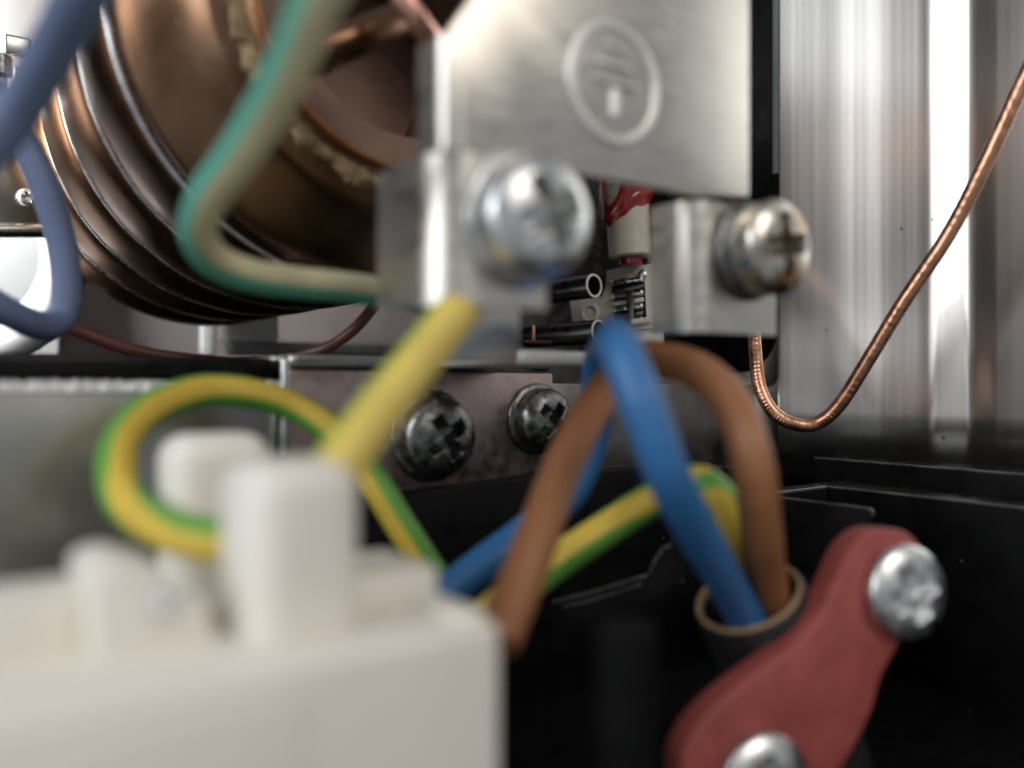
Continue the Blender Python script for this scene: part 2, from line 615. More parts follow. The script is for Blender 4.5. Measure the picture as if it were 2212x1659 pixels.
def tab_shift(vf, k):
    return [v + FRONT * k for v in vf[0]], vf[1]


link('side_flange', *tab_shift(bent_tab(962, 1000, 66, 318, 0.42, 0.16), 0.004), MT['plate'], br, sharp=35)
t1 = link('screw_tab', *tab_shift(bent_tab(948, 1176, 318, 655, 1.02, 0.36), 0.03), MT['plate'], br, sharp=35)
t1['label'] = 'near tab of the bracket, under the large bright screw'
t2 = link('screw_tab', *tab_shift(bent_tab(1494, 1672, 428, 716, 0.58, 0.26), 0.03), MT['plate'], br, sharp=35)
t2['label'] = 'far tab of the bracket, under the tarnished screw'
# lower leg and foot
link('leg', *box(ab(945, 6.3), ab(1124, 6.3), 6.3, 6.42, onb(1000, 785, 6.3).z, onb(1000, 600, 6.3).z, 0.03), MT['plate'], br, sharp=35)
fb = 7.4
link('foot', *box(ab(1125, fb), ab(1288, fb), fb, fb + 2.0, onb(1200, 790, fb).z, onb(1200, 758, fb).z, 0.045), MT['worn'], br, sharp=35)
# stamped earth sign, upside down as the bracket is mounted
cs = onb(1327, 180, BB)
eu, ez = U, Z
sym = [torus(cs + FRONT * 0.0, FRONT, 0.50, 0.050, 72, 10, squash=0.55)]


def bead(u0, z0, u1, z1, r):
    p, q = cs + U * u0 + Z * z0, cs + U * u1 + Z * z1
    d = (q - p).normalized()
    s = d.cross(FRONT).normalized()
    vs, fs = [], []
    seg, sd = 10, 10
    for i in range(seg + 1):
        t = i / seg
        rr = r * math.sqrt(max(0.02, 1 - (2 * t - 1) ** 8))
        for k in range(sd):
            al = 2 * math.pi * k / sd
            vs.append(p + (q - p) * t + s * (rr * math.cos(al)) + FRONT * (min(rr * 1.2, 0.04) * math.sin(al)))
    for i in range(seg):
        for k in range(sd):
            fs.append([i * sd + k, i * sd + (k + 1) % sd, (i + 1) * sd + (k + 1) % sd, (i + 1) * sd + k])
    return vs, fs


sym += [bead(0.0, -0.33, 0.0, -0.03, 0.052), bead(-0.31, 0.0, 0.31, 0.0, 0.034), bead(-0.23, 0.15, 0.23, 0.15, 0.034), bead(-0.14, 0.30, 0.14, 0.30, 0.034)]
link('earth_symbol', *join(*sym), MT['stamp'], br)
# terminal screws
s1 = onb(1118, 478, BB)
h = link('terminal_screw', *screw_head(s1 + FRONT * 0.09, FRONT, 0.50, 0.17, 0.22, 0.17, 0.56, 0.85, rot=0.45, dent=0.004, seed=3), MT['zinc'], br, sharp=70)
h['label'] = 'large bright domed terminal screw with a cross recess'
link('washer', *lathe(s1 + FRONT * 0.045, FRONT, [(0.40, 0), (0.54, 0), (0.55, 0.02), (0.54, 0.05), (0.40, 0.05)]), MT['zinc'], h)
s2 = onb(1606, 545, BB)
h = link('terminal_screw', *screw_head(s2 + FRONT * 0.20, FRONT, 0.455, 0.20, 0.15, 0.17, 0.66, 0.85, rot=0.15, dent=0.009, seed=5), MT['old_zinc'], br, sharp=70)
h['label'] = 'tarnished terminal screw with brown stains and a cross recess'
link('washer', *lathe(s2 + FRONT * 0.045, FRONT, [(0.36, 0), (0.47, 0), (0.49, 0.03), (0.47, 0.07), (0.41, 0.08), (0.41, 0.10), (0.46, 0.11), (0.46, 0.15), (0.36, 0.155)]), MT['black_zinc'], h)

# ------------------------------------------------------------------ copper coil
BA = 10.0
CA, CZ, CR = 0.4955 * BA, 0.4375 * BA, 0.298 * BA
PITCH = 0.155 * BA
coil = thing('copper_coil', M(CA, BA, CZ - CR), 'large tarnished copper coil with close turns, behind the pale green wire', 'copper coil')


def ring_band(b0, b1, bulge, R, wig=0.0, seg=200, n=14):
    vs, fs = [], []
    for k in range(seg):
        t = 2 * math.pi * k / seg
        for j in range(n + 1):
            s = j / n
            x = 2 * s - 1
            rr = R + bulge * math.sqrt(max(0, 1 - x * x)) + wig * math.sin(5 * t + j)
            vs.append(M(CA + rr * math.cos(t), b0 + (b1 - b0) * s, CZ + rr * math.sin(t)))
    for k in range(seg):
        k2 = (k + 1) % seg
        for j in range(n):
            fs.append([k * (n + 1) + j, k * (n + 1) + j + 1, k2 * (n + 1) + j + 1, k2 * (n + 1) + j])
    return vs, fs


for i in range(5):
    b0 = BA + i * PITCH
    link('coil_turn', *ring_band(b0 + 0.03, b0 + PITCH - 0.03, 0.26, CR, 0.004), MT['copper_old'], coil)
    link('gap_line_ring', *torus(M(CA, b0, CZ), V, CR + 0.13, 0.036 if i else 0.050, 160, 8), MT['silver_line'], coil)  # silver ring added in each groove to draw the bright gap line
link('back_rim', *lathe(M(CA, BA + 5 * PITCH - 0.02, CZ), V, [(CR + 0.02, 0), (CR + 0.10, 0.1), (CR - 0.1, 0.4), (0.02, 0.45)], 96, close=False), MT['copper_old'], coil, sharp=50)
# first turn curls inwards to the rim
BI, RI = 8.85, 0.212 * 8.83
prof = []
for i in range(22):
    t = i / 21
    ang = t * math.pi * 0.62
    prof.append((CR - 0.02 + 0.42 * math.sin(ang) * (1 - 0.2 * t) - 0.72 * sstep(0.2, 1, t) * 1.25, BA - 0.03 - 1.05 * t ** 1.05))
prof.append((RI, BI + 0.02))
vs, fs = [], []
seg = 220
for k in range(seg):
    t = 2 * math.pi * k / seg
    for (r, b) in prof:
        vs.append(M(CA + r * math.cos(t), b, CZ + r * math.sin(t)))
n = len(prof)
for k in range(seg):
    k2 = (k + 1) % seg
    for j in range(n - 1):
        fs.append([k * n + j, k * n + j + 1, k2 * n + j + 1, k2 * n + j])
link('end_turn', vs, fs, MT['copper_rosy'], coil)
rng = random.Random(21)
knots = [rng.uniform(0.085, 0.14) for _ in range(90)]
fv, ff = [], []
for k in range(360):
    t = 2 * math.pi * k / 360
    u = k / 4
    kk = int(u)
    e = sstep(0, 1, u - kk)
    rr = knots[kk % 90] * (1 - e) + knots[(kk + 1) % 90] * e
    for j in range(10):
        p = 2 * math.pi * j / 10
        q = RI + 0.15 + rr * 0.7 + rr * math.cos(p) * (1 + 0.25 * rng.uniform(-1, 1))
        fv.append(M(CA + q * math.cos(t), BI + 0.07 + rr * 0.7 * math.sin(p), CZ + q * math.sin(t)))
for k in range(360):
    for j in range(10):
        ff.append([k * 10 + j, k * 10 + (j + 1) % 10, (k + 1) % 360 * 10 + (j + 1) % 10, (k + 1) % 360 * 10 + j])
link('flux_bead', fv, ff, MT['flux'], coil)
link('gasket', *torus(M(CA, BI, CZ), V, RI, 0.035, 160, 8), MT['gasket'], coil)
link('inner_face', *lathe(M(CA, BI + 0.05, CZ), V, [(RI + 0.02, 0), (RI - 0.45, 0.10), (RI - 0.5, 0.3), (RI - 0.52, 2.2), (0.02, 2.25)], 96, close=False), MT['copper_mouth'], coil, sharp=40)

tag(link('copper_tube', *rod(P(660, 128, 8.2), P(872, 38, 8.8), 0.19), MT['copper_rosy'], loc=P(660, 128, 8.2), sharp=50),
    'dull pinkish copper tube crossing the dark mouth of the coil', 'copper tube')
cp = wire('copper_tube', [(838, -70, 8.0), (868, -10, 8.0), (905, 46, 8.1), (950, 105, 8.4), (1000, 170, 8.8)], 0.115, MT['copper_pink'],
          'short bright pink copper tube beside the top corner of the bracket', cat='copper tube')
# ------------------------------------------------------------------ thin copper capillary tube
cap = [(2560, -560, 10.3), (2400, -230, 10.5), (2290, 15, 10.7), (2212, 172, 10.9), (2130, 350, 11.1), (2050, 505, 11.4), (1950, 655, 11.7), (1880, 770, 11.95), (1815, 872, 12.2), (1765, 915, 12.35), (1715, 916, 12.4), (1670, 890, 12.5),
       (1642, 840, 12.6), (1633, 780, 12.8), (1628, 700, 13.2), (1626, 600, 13.8), (1600, 470, 15.0), (1560, 380, 16.5)]
wire('capillary_tube', cap, 0.099, MT['copper'], 'thin bright copper capillary tube hanging in a loop before the steel sheet', cat='copper tube', n=38, teeth=0.11)

# ------------------------------------------------------------------ lower sheet metal
# plate with two blackened screws
PB = 9.3
sp = thing('screw_plate', onb(900, 1050, PB), 'dull brownish steel mounting plate fixed with two black screws', 'steel plate')
ol = [(618, 800), (700, 800), (1195, 806), (1195, 868), (1185, 1012), (1100, 1032), (980, 1046), (860, 1062), (618, 1090)]
link('plate', *prism([onb(x, y, PB) for x, y in ol], V * 0.12, 0.03, 2), MT['brown_steel'], sp, sharp=35)
a0, a1 = ab(620, PB), ab(1190, PB)
zt = onb(800, 800, PB).z
link('top_flange', *box(a0 + 0.02, a1, PB - 0.03, PB + 2.2, zt - 0.02, zt + 0.20, 0.09, 4), MT['grey_steel'], sp, sharp=40)
link('worn_edge', *box(a0 - 0.06, a0 + 0.03, PB - 0.02, PB + 0.10, onb(618, 985, PB).z, zt + 0.12, 0.03), MT['zinc'], sp, sharp=40)
for (x, y, R, rot, lab) in ((946, 942, 0.50, 0.55, 'nearer blackened pan screw behind the thick yellow wire'), (1172, 905, 0.425, 0.9, 'farther blackened pan screw, in the shade of the bracket')):
    c = onb(x - 14, y, PB)
    h = link('screw', *screw_head(c + FRONT * 0.06, FRONT, R, 0.16, 0.20, 0.15, 0.55, 0.6, rot=rot, dent=0.007, seed=int(x)), MT['black_zinc'], sp, sharp=70)
    h['label'] = lab
    link('washer', *lathe(c, FRONT, [(R * 0.7, 0), (R * 1.14, 0), (R * 1.16, 0.03), (R * 1.1, 0.06), (R * 0.7, 0.06)]), MT['black_zinc'], h)
# curved lower lip of the plate and the dark plastic under it
tag(link('black_shroud', *prism([onb(620, 1092, PB - 0.15), onb(860, 1064, PB - 0.15), onb(1185, 1020, PB - 0.15), onb(1480, 1000, PB - 0.15), onb(1680, 1012, PB - 0.15), onb(1680, 1900, PB - 0.15), onb(620, 1900, PB - 0.15)], V * 0.5, 0.06, 3),
         MT['black'], loc=onb(900, 1200, PB), sharp=35), 'glossy black plastic shroud under the brownish screw plate', 'shroud')
# sheet to the right of it
RB = 9.75
tag(link('cross_sheet', *prism([onb(1150, 827, RB), onb(1655, 831, RB), onb(1660, 1130, RB), onb(1150, 1130, RB)], V * 0.10, 0.03, 2), MT['dark_steel'], loc=onb(1400, 1000, RB), sharp=35),
    'dark grey steel cross sheet with water spots behind the brown wire', 'steel sheet')
# left sheet with its sparkling cut edge
LB = 9.45
ls = thing('front_sheet', onb(300, 1200, LB), 'greenish grey shiny steel sheet behind the looped earth wire', 'steel sheet')
a0, a1 = ab(-600, LB), ab(612, LB)
link('sheet', *box(a0, a1, LB, LB + 0.10, -4.5, onb(300, 838, LB).z, 0.01), MT['grey_steel'], ls, sharp=35)
ev, ef = [], []
rng = random.Random(4)
m = 260
for i in range(m + 1):
    a = a0 + (a1 - a0) * i / m
    z = onb(300, 846, LB).z
    dz = 0.035 * rng.random()
    for (bb, zz) in ((LB - 0.03 - 0.02 * rng.random(), z), (LB - 0.035 + 0.02 * rng.random(), z + 0.085 + dz * 0.4), (LB + 0.12, z + 0.10 + dz)):
        ev.append(M(a, bb, zz))
for i in range(m):
    for j in range(2):
        ef.append([3 * i + j, 3 * i + j + 1, 3 * i + 4 + j, 3 * i + 3 + j])
link('cut_edge', ev, ef, MT['worn'], ls, smooth=False)
# black bar lying above it
tag(link('black_bar', *box(ab(-620, 9.9), ab(625, 9.9), 9.9, 10.5, 0.0, onb(300, 768, 9.9).z, 0.05), MT['black'], loc=onb(300, 800, 9.9), sharp=40),
    'long straight black bar lying above the greenish grey steel sheet', 'bar')

# ------------------------------------------------------------------ under the coil
UB = 23.5
tag(link('inner_sheet', *box(ab(128, UB), ab(1420, UB), UB, UB + 0.1, -0.4, 7.5, 0.01), MT['pink_grey'], loc=onb(700, 700, UB), sharp=40),
    'pinkish grey inner sheet seen between the coil and the bar', 'steel sheet')
tag(link('floor_rail', *box(ab(470, 19), ab(905, 19), 18.2, 18.55, onb(700, 774, 19).z, onb(700, 744, 19).z, 0.1), MT['grey_paint'], loc=onb(700, 760, 19), sharp=40),
    'low bluish grey rail under the small white block', 'rail')
tag(link('white_block', *box(ab(484, 18.6), ab(607, 18.6), 18.6, 19.1, onb(540, 746, 18.6).z, onb(540, 590, 18.6).z, 0.2, 4), MT['white_case'], loc=onb(540, 746, 18.6), sharp=40),
    'small rounded white plastic block standing under the coil', 'block')
tag(link('white_post', *box(ab(434, 21), ab(466, 21), 21, 21.2, onb(450, 768, 21).z, onb(450, 590, 21).z, 0.08, 3), MT['white_case'], loc=onb(450, 768, 21), sharp=40),
    'slim pale post left of the small white block', 'post')
wire('thin_wire', [(120, 690, 10.8), (165, 712, 10.8), (240, 742, 10.9), (320, 764, 11), (420, 778, 11.2), (520, 786, 11.5)], 0.085, MT['red_wire'],
     'thin dark red wire sagging on to the black bar at left')
wire('thin_wire', [(840, 625, 11.5), (808, 662, 11.5), (770, 706, 11.4), (730, 738, 11.4), (690, 758, 11.4), (640, 770, 11.5)], 0.075, MT['red_wire'],
     'thin dark red wire curving down under the pale green wire')

# ------------------------------------------------------------------ far left behind the coil
tag(link('white_casing', *box(ab(-260, 21), ab(128, 21), 21, 21.4, onb(60, 772, 21).z, 14, 0.05), MT['white_case'], loc=onb(60, 772, 21), sharp=40),
    'bright white casing wall far behind at the left edge', 'casing')
gb = 16.5
gp = thing('grey_plate', onb(40, 505, gb), 'dull grey steel plate before the white casing at the left edge', 'steel plate')
link('plate', *box(ab(-160, gb), ab(108, gb), gb, gb + 0.2, onb(40, 490, gb).z, onb(40, 262, gb).z, 0.04), MT['grey_steel'], gp, sharp=40)
link('lip', *rod(onb(-160, 498, gb - 0.05), onb(104, 498, gb - 0.05), 0.13), MT['grey_steel'], gp, sharp=40)
link('screw', *screw_head(onb(58, 428, gb), FRONT, 0.16, 0.06, 0.08, rot=0.2, nr=16, seg=40), MT['zinc'], gp, sharp=60)
tag(link('white_elbow', *torus(onb(-70, 560, 18.5), Vector((0.2, -1, 0.1)), 1.65, 0.42, 48, 20), MT['white_case'], loc=onb(-70, 560, 18.5)),
    'curved white plastic hose seen inside the slate wire loop', 'hose')
cn = thing('connector', onb(80, 150, 16), 'pale grey plastic connector with a raised rib in the top left corner', 'connector')
link('body', *box(ab(-60, 16), ab(132, 16), 16, 17, onb(80, 150, 16).z, onb(80, -60, 16).z, 0.12), MT['white_case'], cn, sharp=40)
link('rib', *box(ab(120, 15.8), ab(168, 15.8), 15.8, 16.6, onb(140, 152, 15.8).z, onb(140, 30, 15.8).z, 0.08), MT['white_case'], cn, sharp=40)
link('clip', *box(ab(8, 15.8), ab(70, 15.8), 15.8, 15.95, onb(30, 118, 15.8).z, onb(30, 74, 15.8).z, 0.05), MT['grey_steel'], cn, sharp=40)
tag(link('brown_bracket', *box(ab(30, 15.5), ab(150, 15.5), 15.5, 16.5, onb(80, 288, 15.5).z, onb(80, 152, 15.5).z, 0.04), MT['brown_steel'], loc=onb(80, 290, 15.5), sharp=40),
    'dark brown metal block under the pale connector', 'block')
tag(link('small_clamp', *join(rod(onb(4, 120, 15), onb(4, 165, 15), 0.14), box(ab(-30, 15), ab(16, 15), 14.95, 15.3, onb(4, 200, 15).z, onb(4, 162, 15).z, 0.04)), MT['black_zinc'], loc=onb(4, 200, 15), sharp=40),
    'small dark metal clamp at the left edge below the connector', 'clamp')
tag(link('black_plug', *rod(onb(190, -30, 16), onb(206, 26, 16), 0.36, bev=0.08), MT['rubber'], loc=onb(200, 20, 16), sharp=40),
    'black rubber plug at the top edge beside the slate wire', 'plug')

# ------------------------------------------------------------------ mechanism seen through the bracket
ct = thing('ceramic_tube', P(1360, 558, 14.2), 'cream ceramic tube with a red varnished top, seen through the bracket', 'ceramic tube')
pa, pb = P(1362, 556, 14.2), P(1352, 395, 14.2)
ax = (pb - pa).normalized()
link('body', *rod(pa, pb, 0.36, 48, 0.03), MT['ceramic'], ct, sharp=40)
rs = []
x, y, nn = frame(ax)
vs, fs = [], []
L = (pb - pa).length
sg = 64
for (kind_, rr, off) in ((0, 0.375, 0.0), (1, 0.385, 0.14), (2, 0.44, 0.22), (3, 0.40, 0.27), (4, 0.47, 0.34), (5, 0.43, 1.4)):
    for k in range(sg):
        t = 2 * math.pi * k / sg
        d = x * math.cos(t) + y * math.sin(t)
        hgt = 0.70 + 0.16 * d.x / 1.0 * 1.1 + 0.03 * math.sin(3 * t + 1) + 0.02 * math.sin(7 * t)
        vs.append(pa + d * (rr + 0.012 * math.sin(5 * t + off * 9)) + nn * (hgt + off * (0.6 + 0.4 * math.sin(t * 2))))
for i in range(5):
    for k in range(sg):
        fs.append([i * sg + k, i * sg + (k + 1) % sg, (i + 1) * sg + (k + 1) % sg, (i + 1) * sg + k])
link('red_sleeve', vs, fs, MT['red_sleeve'], ct)
link('red_core', *rod(pa - ax * 0.14, pa + ax * 0.02, 0.2, 24), MT['red_sleeve'], ct, sharp=40)

QD = 14.6
hp = thing('hinge_plate', P(1310, 700, QD), 'worn nickel plate with a bored collar and stacked pins', 'hinge plate')


QN = (-U * 0.8 + Vector((0, -0.6, 0.1))).normalized()
Q0 = P(1310, 650, QD)


def onq(x, y, k=0.0):
    return onpl(x, y, Q0, QN) + QN * k


pl = [(1309, 584), (1350, 576), (1425, 568), (1430, 745), (1300, 742), (1290, 702), (1236, 699), (1230, 650), (1262, 646), (1300, 640), (1309, 612)]
link('plate', *prism([onq(x, y) for x, y in pl], QN * -0.12, 0.015, 2), MT['nickel'], hp, sharp=35)
link('collar', *lathe(onq(1275, 676), QN, [(0.10, -0.05), (0.10, 0.0), (0.115, 0.03), (0.16, 0.03), (0.165, 0.0), (0.165, -0.06)], 40, close=False), MT['nickel'], hp, sharp=50)
link('bore', *lathe(onq(1275, 676), QN, [(0.10, 0.01), (0.095, -0.02), (0.0, -0.02)], 32, close=False), MT['gun'], hp)
link('pocket_shade', *prism([onq(1322, 608, 0.004), onq(1392, 598, 0.004), (onq(1398, 700, 0.004)), onq(1330, 706, 0.004)], QN * 0.006, 0.0), MT['black'], hp, smooth=False)  # flat black patch in place of a shaded hollow behind the pins
for i in range(7):
    y0 = 612 + i * 14.5
    x0 = 1322 + i * 1.6
    p, q = onq(x0, y0 + 3, 0.06), onq(1392, y0 - 8, 0.06)
    if i % 2 == 0:
        link('pin', *rod(p, q, 0.052, 16, 0.012), MT['zinc'], hp, sharp=40)
        link('pin_sleeve', *rod(p + (q - p) * 0.12, p + (q - p) * (0.55 if i != 4 else 0.4), 0.066, 16, 0.01), MT['gun'], hp, sharp=40)
    else:
        d = (q - p)
        up = Z * 0.036
        link('slat', *prism([p - up, q - up, q + up, p + up], QN * -0.05, 0.008), MT['nickel' if i == 3 else 'gun'], hp, sharp=35)
link('link_bar', *prism([onq(1358, 632, 0.15), onq(1374, 628, 0.15), onq(1378, 704, 0.15), onq(1362, 706, 0.15)], QN * -0.07, 0.02), MT['gun'], hp, sharp=35)
link('axle', *rod(onq(1372, 700, 0.13), onq(1416, 694, 0.13), 0.06, 20, 0.015), MT['nickel'], hp, sharp=40)
link('lower_strip', *prism([onq(1335, 712, 0.08), onq(1414, 704, 0.08), onq(1414, 710, 0.08), onq(1335, 718, 0.08)], QN * -0.1, 0.01), MT['nickel'], hp, sharp=35)
link('rivet', *lathe(onq(1389, 594), QN, [(0.09, 0), (0.09, 0.04), (0.05, 0.08), (0.0, 0.085)], 24), MT['zinc'], hp, sharp=50)


def open_tube(name, p, q, r, label):
    t = thing(name, p, label, 'tube', 'black open ended tubes')
    d = (p - q)
    L = d.length
    link('wall', *lathe(q, d, [(r, 0), (r, L - 0.015), (r - 0.012, L), (r * 0.80, L), (r * 0.78, L - 0.02), (r * 0.76, L * 0.3), (0.0, L * 0.28)], 40), MT['gun'], t, sharp=40)
    link('rim', *lathe(p, d, [(r * 0.79, -0.002), (r * 0.80, 0.012), (r * 0.97, 0.012), (r * 1.0, -0.004)], 40, close=False), MT['nickel'], t, sharp=60)
    return t


open_tube('black_tube', P(1283, 617, 14.0), P(1130, 640, 15.2), 0.20, 'upper black open ended tube left of the worn nickel plate')
open_tube('black_tube', P(1293, 716, 13.8), P(1140, 728, 14.8), 0.195, 'lower black open ended tube half hidden by the blue wire')
tag(link('copper_contact', *join(box(0, 0.055, 0, 0.05, 0, 0.25, 0.008, 2, f=lambda a, b, z: P(1151, 737, 13.4) + U * a + V * b + Z * z)), MT['copper'], loc=P(1151, 737, 13.4), sharp=40),
    'tiny bright copper contact standing left of the lower black tube', 'contact')
tag(link('contact_base', *box(0, 0.55, 0, 0.3, 0, 0.06, 0.012, 2, f=lambda a, b, z: P(1135, 742, 13.5) + U * a + V * b + Z * z), MT['copper_dark'], loc=P(1135, 742, 13.5), sharp=40),
    'dark copper base strip under the tiny copper contact', 'strip')
tag(link('back_plate', *box(ab(1100, 13.5), ab(1640, 13.5), 13.5, 13.7, -0.5, 6.0, 0.02), MT['gun'], loc=onb(1350, 740, 13.5), sharp=40),
    'dark steel plate behind the ceramic tube and the black tubes', 'steel plate')

# ------------------------------------------------------------------ wires
wire('earth_wire', [(960, -480, 4.6, 72), (760, -130, 4.9, 72), (690, -10, 5.1, 72), (640, 110, 5.4, 70), (590, 215, 5.7, 70), (515, 335, 6.1, 70), (448, 428, 6.5, 68), (428, 500, 6.9, 62), (462, 560, 7.3, 58), (540, 594, 7.7, 62), (640, 610, 8.1, 66),
                    (760, 622, 8.4, 70), (870, 640, 8.7, 72), (960, 660, 9.0, 72)], 0.150, MT['earth_pale'],
     'faded cream and teal earth wire bent sharply before the copper coil', stripes=1)
wire('earth_wire', [(600, 1182, 5.5, 60), (520, 1172, 5.5, 60), (400, 1155, 5.8, 62), (300, 1110, 6.2, 88), (254, 1045, 6.6, 116), (262, 950, 7.1, 112), (325, 882, 7.6, 94), (430, 845, 8.1, 74), (540, 850, 8.4, 62),
                    (640, 882, 8.6, 64), (735, 945, 8.6, 80), (810, 1045, 8.5, 124), (872, 1145, 8.5, 126), (950, 1262, 8.6, 126), (1000, 1335, 8.7, 126)], 0.152, MT['earth'],
     'yellow and green earth wire curling in a loop out of the white block')
ew = wire('earth_wire', [(700, 1060, 5.4, -70), (745, 985, 5.55, -70), (830, 872, 5.9, -70), (920, 758, 6.3, -70), (985, 672, 6.65, -70), (1010, 640, 6.8, -70)], 0.172, MT['earth_yellow'],
     'thick straight yellow earth wire rising from the white block to the bracket')
link('copper_core', *rod(P(958, 712, 6.62), P(936, 640, 6.72), 0.07, 20, 0.01), MT['copper'], ew, sharp=40)
wire('earth_wire', [(1630, 1345, 8.7, 60), (1602, 1240, 8.4, 60), (1580, 1140, 8.1, 70), (1545, 1065, 8.0, 80), (1490, 1042, 8.1, -90), (1405, 1082, 8.3, -80), (1310, 1142, 8.3, -62), (1215, 1205, 8.1, -60), (1120, 1275, 7.8, -60), (1040, 1345, 7.4, -60)],
     0.168, MT['earth'], 'yellow and green earth wire arching between the blue and brown wires')
wire('live_wire', [(1682, 1370, 8.6), (1660, 1265, 8.2), (1645, 1150, 7.6), (1628, 1010, 7.3), (1590, 890, 7.5), (1530, 815, 7.9), (1460, 782, 8.3), (1390, 775, 8.6), (1330, 812, 8.5), (1270, 900, 8.0), (1212, 1020, 7.5), (1165, 1150, 7.0),
                   (1112, 1290, 6.6), (1070, 1390, 6.3)], 0.180, MT['brown'], 'brown wire arching from the black cable down behind the white block')
wire('neutral_wire', [(1630, 1375, 8.4), (1582, 1282, 8.0), (1510, 1155, 7.3), (1445, 1030, 6.8), (1398, 905, 6.7), (1362, 810, 6.8), (1338, 754, 7.0), (1326, 730, 7.5), (1316, 742, 8.3), (1296, 790, 8.8), (1290, 870, 9.0), (1276, 955, 9.0), (1232, 1062, 8.9),
                      (1135, 1150, 8.8), (1040, 1222, 8.5), (940, 1300, 8.2), (860, 1360, 8.0)], 0.182, MT['blue'], 'bright blue wire bent in a narrow hairpin under the bracket')
wire('slate_wire', [(420, -430, 4.8), (245, -130, 5.2), (185, -20, 5.5), (125, 90, 5.9), (58, 205, 6.2), (-10, 300, 6.3), (-90, 390, 6.3), (-260, 540, 6.1), (-560, 800, 5.8)], 0.165, MT['slate'], 'slate blue wire crossing the top left corner, nearest the lens')
wire('slate_wire', [(-420, -260, 9.2), (-200, -20, 9.4), (-40, 170, 9.6), (10, 250, 9.7), (58, 320, 9.8), (102, 420, 9.9), (136, 540, 10.0), (144, 640, 10.0), (128, 692, 9.9), (88, 704, 9.6), (40, 686, 9.3), (-30, 648, 9.0), (-110, 600, 8.8), (-330, 480, 8.5), (-620, 380, 8.3)], 0.165, MT['slate'],
     'slate blue wire hanging in a narrow loop before the white casing')

# ------------------------------------------------------------------ black cable with tan lining
cb = thing('mains_cable', P(1612, 1290, 8.5), 'black mains cable stripped open to show its tan lining', 'cable')
ca = Vector((-0.40, -0.30, 0.86)).normalized()
c0 = P(1616, 1288, 8.5)
RC = 0.565
link('sheath', *lathe(c0 - ca * 3.2, ca, [(RC * 0.9, 0), (RC, 0.02), (RC, 3.16), (RC * 0.96, 3.2), (RC * 0.88, 3.2), (RC * 0.84, 3.1), (RC * 0.84, 1.2), (0.0, 1.15)], 64), MT['rubber'], cb, sharp=50)
link('lining', *lathe(c0, ca, [(RC * 0.945, -0.06), (RC * 0.94, 0.02), (RC * 0.90, 0.035), (RC * 0.86, 0.02), (RC * 0.85, -0.08), (RC * 0.84, -0.9), (0, -0.92)], 64, close=False), MT['tan'], cb)

# ------------------------------------------------------------------ red cable clamp
cn_ = Vector((math.sin(R_(20)), -math.cos(R_(20)), 0.10)).normalized()
cc = P(1800, 1450, 7.9)
cl = thing('cable_clamp', P(1800, 1560, 7.9), 'dark red bone shaped cable clamp held by two pan screws', 'clamp')
front = [(1905, 1138), (1870, 1153), (1836, 1192), (1808, 1255), (1772, 1328), (1715, 1395), (1625, 1460), (1540, 1532), (1488, 1605), (1474, 1680), (1500, 1760), (1590, 1815), (1700, 1800), (1775, 1725),
         (1830, 1645), (1880, 1550), (1908, 1462), (1950, 1385), (1995, 1320), (2008, 1250), (1996, 1190), (1962, 1150)]
sm = spline([(*onpl(x, y, cc, cn_),) for x, y in front + front[:1]], 4)[:-1]
link('plate', *prism([Vector(p) for p in sm], cn_ * -0.34, 0.07, 4), MT['red_plate'], cl, sharp=50)
for (x, y, lab, sd) in ((1944, 1276, 'upper pan screw of the red clamp', 11), (1640, 1690, 'lower pan screw of the red clamp, cut by the frame', 12)):
    c = onpl(x, y, cc, cn_)
    h = link('screw', *screw_head(c + cn_ * 0.005, cn_, 0.45, 0.09, 0.12, 0.20, 0.58, 0.35, rot=0.35, dent=0.0, seed=sd), MT['zinc'], cl, sharp=70)
    h['label'] = lab

# ------------------------------------------------------------------ white terminal block
FBK = 4.25
tb = thing('terminal_block', M(1.5, 5.0, -4.5), 'ivory plastic terminal block with raised towers, nearest the lens', 'terminal block')
link('body', *box(-0.9, 3.02, FBK, 5.75, -4.6, -1.46, 0.07, 4), MT['white'], tb, sharp=40)
link('rear_shelf', *box(0.9, 2.6, 5.7, 7.1, -4.6, -1.6, 0.07, 4), MT['white'], tb, sharp=40)
link('tower', *box(1.60, 2.30, 4.62, 5.35, -1.6, -0.45, 0.20, 5), MT['white'], tb, sharp=40)['label'] = 'tall front tower that the yellow wires leave'
link('tower', *box(ab(372, 6.4), ab(600, 6.4), 6.4, 7.0, -1.9, onb(480, 940, 6.4).z, 0.20, 5), MT['white'], tb, sharp=40)['label'] = 'rear tower inside the wire loop'
link('step', *prism([M(0.84, 4.9, -1.5), M(0.84, 4.9, -0.99), M(1.0, 4.9, -0.94), M(1.22, 4.9, -1.03), M(1.44, 4.9, -1.24), M(1.50, 4.9, -1.5)], V * 0.75, 0.05, 3), MT['white'], tb, sharp=40)
link('rear_wall', *box(-0.9, 0.86, 5.15, 5.70, -1.5, -1.13, 0.06, 3), MT['white'], tb, sharp=40)
link('end_ridge', *box(2.32, 3.0, 4.95, 5.72, -1.5, -1.22, 0.07, 3), MT['white'], tb, sharp=40)
link('end_ridge', *box(2.78, 3.01, 4.4, 5.2, -1.5, -1.41, 0.04, 3), MT['white'], tb, sharp=40)
link('front_rib', *box(-0.9, 1.72, 4.225, 4.27, -4.6, -1.62, 0.015, 2), MT['white'], tb, sharp=40)
link('screw', *screw_head(onb(368, 1272, 4.85) - Z * 0.08, Vector((0.1, -0.3, 1)), 0.09, 0.03, 0.05, rot=0.2, nr=20, seg=48), MT['zinc'], tb, sharp=60)

